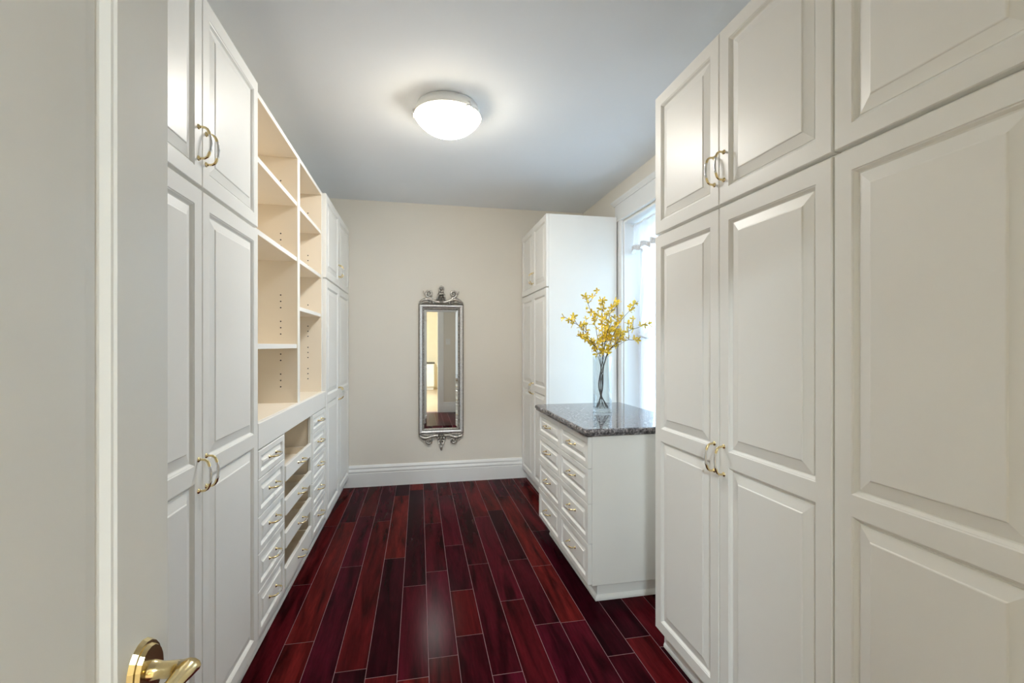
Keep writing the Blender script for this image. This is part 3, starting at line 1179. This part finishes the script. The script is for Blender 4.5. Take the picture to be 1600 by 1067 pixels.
def ceiling_lamp(label, loc, glass, R=.196, group=None):
    root = thing('ceiling_lamp', label, 'lamp', loc, 0, group)
    mb = MB().lathe([(0.0, -.004), (R * .80, -.004), (R * .88, -.012), (R * .955, -.056), (R * .960, -.0640), (R * .978, -.0654), (R * .983, -.0652), (R * .90, -.006), (R * .82, -.0005), (0, -.0005)], 48)
    obj('base_pan', mb, 'trim', root)
    prof = [(R * .9835, -.0656), (R * .985, -.066)]
    dep = .105
    R0, R = R, R * .985
    sr = (R * R + dep * dep) / (2 * dep)
    am = math.asin(R / sr)
    for k in range(1, 13):
        a = am * (1 - k / 12)
        prof.append((sr * math.sin(a), -.066 - (sr * math.cos(a) - (sr - dep))))
    R = R0
    mb = MB().lathe(prof, 48)
    obj('glass_dome', mb, glass, root)
    for k in range(3):
        a = math.radians(65 + 120 * k)
        ca, sa = math.cos(a), math.sin(a)
        mb = MB()
        q = lambda r_, t, z: (r_ * ca - t * sa, r_ * sa + t * ca, z)
        mb.tube([q(R * .86, 0, -.030), q(R * 1.0, 0, -.044), q(R * 1.03, 0, -.062), q(R * 1.02, 0, -.074)], [.006, .006, .006, .004], 7)
        for sg in (-1, 1):
            mb.tube([q(R * 1.02, 0, -.060), q(R * 1.015, sg * .014, -.068), q(R * 1.005, sg * .024, -.070), q(R * .985, sg * .030, -.078)],
                    [.006, .0055, .0045, .0035], 7)
        obj('clip', mb, 'silver_light', root)
    return root


ceiling_lamp('lit frosted glass dome lamp with silver clips on the ceiling', (.164, 2.686, ZC), 'lampglass')
ceiling_lamp('unseen fill lamp added on the hall ceiling behind the doorway', (-0.6, -2.2, ZC), 'hallfill')

# ------------------------------------------------------------------ entry door, open beside the camera
hx, hy_, fx, fy = -.448, -.163, -.327, .688
L_ = math.hypot(fx - hx, fy - hy_)
ang = math.atan2(fy - hy_, fx - hx)
d1 = struct(link('door_1', None, None, (hx, hy_, 0), (0, 0, ang)), 'open white entry door with brass lever at the left edge of the photo')
# local x along the leaf from the hinge, -y faces the camera side
lw, lh = L_, 2.05
dm = door_mesh(lw, lh, [(-lw / 2 + .085, lw / 2 - .085, .20, 1.93)], sc=1.3, t=.040, bev=.002)
leaf = obj('door_leaf', dm, 'trim', d1, (lw / 2, 0, .008))
pw2, ph2 = lw - .17, 1.73
mb = MB()
loopset(mb, [(.0172, -.0117), (.0174, -.0108), (.030, -.0100)], -pw2 / 2, pw2 / 2, -ph2 / 2, ph2 / 2, None, True)
obj('flat_panel', mb, 'trim', leaf, (0, 0, 1.065))
hz = .948
mb = MB()
# oval rose, neck, then a waved lever running back toward the hinge
n = 20
for (rx, rz_, ya_, yb_) in ((.027, .038, 0, -.006), (.022, .032, -.006, -.011)):
    A = [(rx * math.cos(2 * PI * k / n), ya_, rz_ * math.sin(2 * PI * k / n)) for k in range(n)]
    Bq = [(rx * .93 * math.cos(2 * PI * k / n), yb_, rz_ * .93 * math.sin(2 * PI * k / n)) for k in range(n)]
    for k in range(n):
        j = (k + 1) % n
        mb.quad([A[j], A[k], Bq[k], Bq[j]], 0, False)
    mb.quad(list(reversed(Bq)))
mb.tube([(0, -.008, 0), (0, -.024, 0), (0, -.040, 0), (-.004, -.050, 0)], [.012, .0095, .0105, .012], 12)
mb.tube(bez((.006, -.052, 0), (-.03, -.056, .004), (-.06, -.050, -.010), (-.115, -.048, .004), 14),
        [.013, .0125, .012, .011, .0105, .010, .010, .010, .0105, .011, .011, .0105, .010, .009, .006], 12, flat=.75)
obj('lever_handle', mb, 'brass', leaf, (lw / 2 - .046, 0, hz - .008))
for z in (.25, 1.05, 1.82):
    obj('hinge', MB().tube([(-lw / 2 - .004, .012, z - .05), (-lw / 2 - .004, .012, z + .05)], .006, 8), 'brass', leaf)

# light switch on the doorway wall
sw = thing('light_switch', 'white double light switch on the wall beside the doorway, seen in the mirror', 'switch', (.575, YN, 1.43))
bx('cover_plate', (-.048, .0005, -.06), (.048, .007, .06), 'switch', sw, bev=.002)
for x in (-.022, .022):
    bx('rocker', (x - .015, .007, -.032), (x + .015, .012, .032), 'switch', sw, bev=.0015)

# hall cabinet reflected in the mirror
rl = (0.05, HY + .28, 0)
hc = thing('hall_cabinet', 'white cabinet with a dark top at the far end of the hall', 'cabinet', rl)
bx('body', (-.40, -.275, .08), (.40, .25, .80), 'paint', hc, bev=.002)
bx('plinth', (-.38, -.275, .001), (.38, .20, .08), 'paint', hc)
bx('counter', (-.42, -.275, .80), (.42, .28, .835), 'counter_dark', hc, bev=.004)
for x in (-.2, .2):
    dd = bx('cabinet_door', (x - .19, .25, .10), (x + .19, .27, .78), 'paint', hc, bev=.002)
    link('handle', PULL, dd, (-.15 if x > 0 else .15, .010, .1), (0, 0, PI))

# ------------------------------------------------------------------ vase and forsythia
VXc, VYc, VZ = 1.175, 2.82, GZ1 + .001
VR, VH = .061, .362
mb = MB().lathe([(0.0, 0.0), (VR - .003, 0.0), (VR, .003), (VR, VH - .002), (VR - .002, VH), (VR - .005, VH - .002), (VR - .005, .030),
                 (VR - .012, .022), (0.0, .022)], 48)
vase = tag(obj('vase', mb, 'glass', None, (VXc, VYc, VZ)), 'clear cylindrical glass vase on the granite slab', 'vase')


def blossom_mesh(seed):
    r_ = random.Random(seed)
    m = MB()
    for k in range(4):
        a = PI / 2 * k + r_.uniform(-.25, .25)
        ln = .027 * r_.uniform(.85, 1.15)
        wd = .0062 * r_.uniform(.85, 1.2)
        el = r_.uniform(.45, .85)
        ca, sa = math.cos(a), math.sin(a)
        st = [(0.001, 0, .0015), (.35, 1.0, el * .30), (.70, .9, el * .72), (1.0, .08, el * .85)]
        rows = []
        for (t, w_, hh) in st:
            rr2 = ln * t
            zc = ln * hh
            wv_ = wd * w_
            rows.append([(rr2 * ca - wv_ * sa, rr2 * sa + wv_ * ca, zc + .002), (rr2 * ca, rr2 * sa, zc - .001),
                         (rr2 * ca + wv_ * sa, rr2 * sa - wv_ * ca, zc + .002)])
        for q0, q1 in zip(rows[:-1], rows[1:]):
            m.quad([q0[0], q1[0], q1[1], q0[1]], 0, True)
            m.quad([q0[1], q1[1], q1[2], q0[2]], 0, True)
    m.tube([(0, 0, -.006), (0, 0, .002), (0, 0, .008)], [.0018, .0030, .0012], 5)
    return m.mesh('blossom', ['petal'])


BL = [blossom_mesh(s) for s in range(5)]
cu = Vector((math.cos(YAW), -math.sin(YAW), 0))     # across the room as seen from the doorway
cw = Vector((math.sin(YAW), math.cos(YAW), 0))      # away from the doorway
S = 0.0042
# tips: offset across (px), height above the slab (px), depth offset (m), where it stands
tips = [(-58, 148, .02, 'leftmost forsythia branch, lowest tip, arching over the granite edge'),
        (-44, 118, -.10, 'short forsythia branch low on the left of the bouquet'),
        (-24, 182, .08, 'tallest forsythia branch, reaching up left of the vase'),
        (-2, 176, -.06, 'upright forsythia branch straight above the vase'),
        (22, 174, .06, 'forsythia branch leaning slightly right of the vase'),
        (55, 172, -.02, 'tall forsythia branch leaning right in front of the window'),
        (74, 138, .03, 'rightmost forsythia branch reaching toward the near right cabinet'),
        (48, 112, -.12, 'short forsythia branch low on the right of the bouquet'),
        (8, 138, -.13, 'densely flowered short forsythia branch at the front of the bouquet')]
fr_ = random.Random(5)
for bi, (du, dv, dw, lab) in enumerate(tips):
    a0 = 2 * PI * bi / len(tips)
    foot = Vector((.040 * math.cos(a0 + 2.6), .040 * math.sin(a0 + 2.6), .026))
    low = Vector((-.010 + .014 * math.cos(a0), .014 * math.sin(a0), .16))
    neck = cu * (du * S * .10) + cw * (dw * .12) + Vector((0, 0, .355))
    if neck.xy.length > VR - .014:
        neck.xy = neck.xy.normalized() * (VR - .014)
    tip = cu * (du * S) + cw * dw + Vector((0, 0, dv * S))
    mid = neck.lerp(tip, .45) + Vector((0, 0, .045)) - cu * (du * S * .07)
    ctrl = [foot, low, neck, mid, tip]
    pts = []
    for s_ in range(len(ctrl) - 1):
        p0 = ctrl[max(s_ - 1, 0)]
        p1, p2 = ctrl[s_], ctrl[s_ + 1]
        p3 = ctrl[min(s_ + 2, len(ctrl) - 1)]
        for k in range(8):
            t = k / 8
            q = .5 * ((2 * p1) + (p2 - p0) * t + (2 * p0 - 5 * p1 + 4 * p2 - p3) * t * t + (3 * p1 - p0 - 3 * p2 + p3) * t ** 3)
            if s_ >= 2:
                q = q + Vector((fr_.uniform(-1, 1), fr_.uniform(-1, 1), fr_.uniform(-1, 1))) * .003
            if q.z < .365 and q.xy.length > VR - .012:
                q.xy = q.xy.normalized() * (VR - .012)
            pts.append(q)
    pts.append(ctrl[-1])
    root = thing('forsythia_branch', lab, 'flowers', (VXc, VYc, VZ), 0, 'yellow forsythia branches in the glass vase')
    mb = MB()
    mb.tube(pts, [.0027 - .0014 * k / (len(pts) - 1) for k in range(len(pts))], 6)
    spots = []
    up_i = 17
    nb_ = 13 if dv > 130 else 10
    for k in range(nb_):
        f = up_i + (len(pts) - 1 - up_i) * (k + .3) / nb_
        i = int(f)
        q = pts[i].lerp(pts[min(i + 1, len(pts) - 1)], f - i)
        spots.append((q, .010))
    # side twigs
    for k in range(3):
        i = up_i + 2 + k * 4 + fr_.randint(0, 2)
        i = min(i, len(pts) - 3)
        q = pts[i]
        sd = cu * fr_.uniform(-1, 1) + cw * fr_.uniform(-.8, .8) + Vector((0, 0, fr_.uniform(.4, 1.1)))
        sd.normalize()
        ln = fr_.uniform(.05, .11)
        e = q + sd * ln
        m_ = q + sd * ln * .5 + Vector((0, 0, -.006))
        mb.tube([q, m_, e], [.0018, .0014, .0010], 5)
        spots += [(e, .0), (m_, .008)]
    obj('stem', mb, 'stem', root)
    for (q, off) in spots:
        dr = Vector((fr_.uniform(-1, 1), fr_.uniform(-1, 1), fr_.uniform(-.15, 1.0))).normalized()
        qq = q + dr * off
        o = link('blossom', fr_.choice(BL), root, qq)
        o.rotation_mode = 'QUATERNION'
        o.rotation_quaternion = dr.to_track_quat('Z', 'Y')
        s__ = fr_.uniform(.8, 1.15)
        o.scale = (s__, s__, s__)
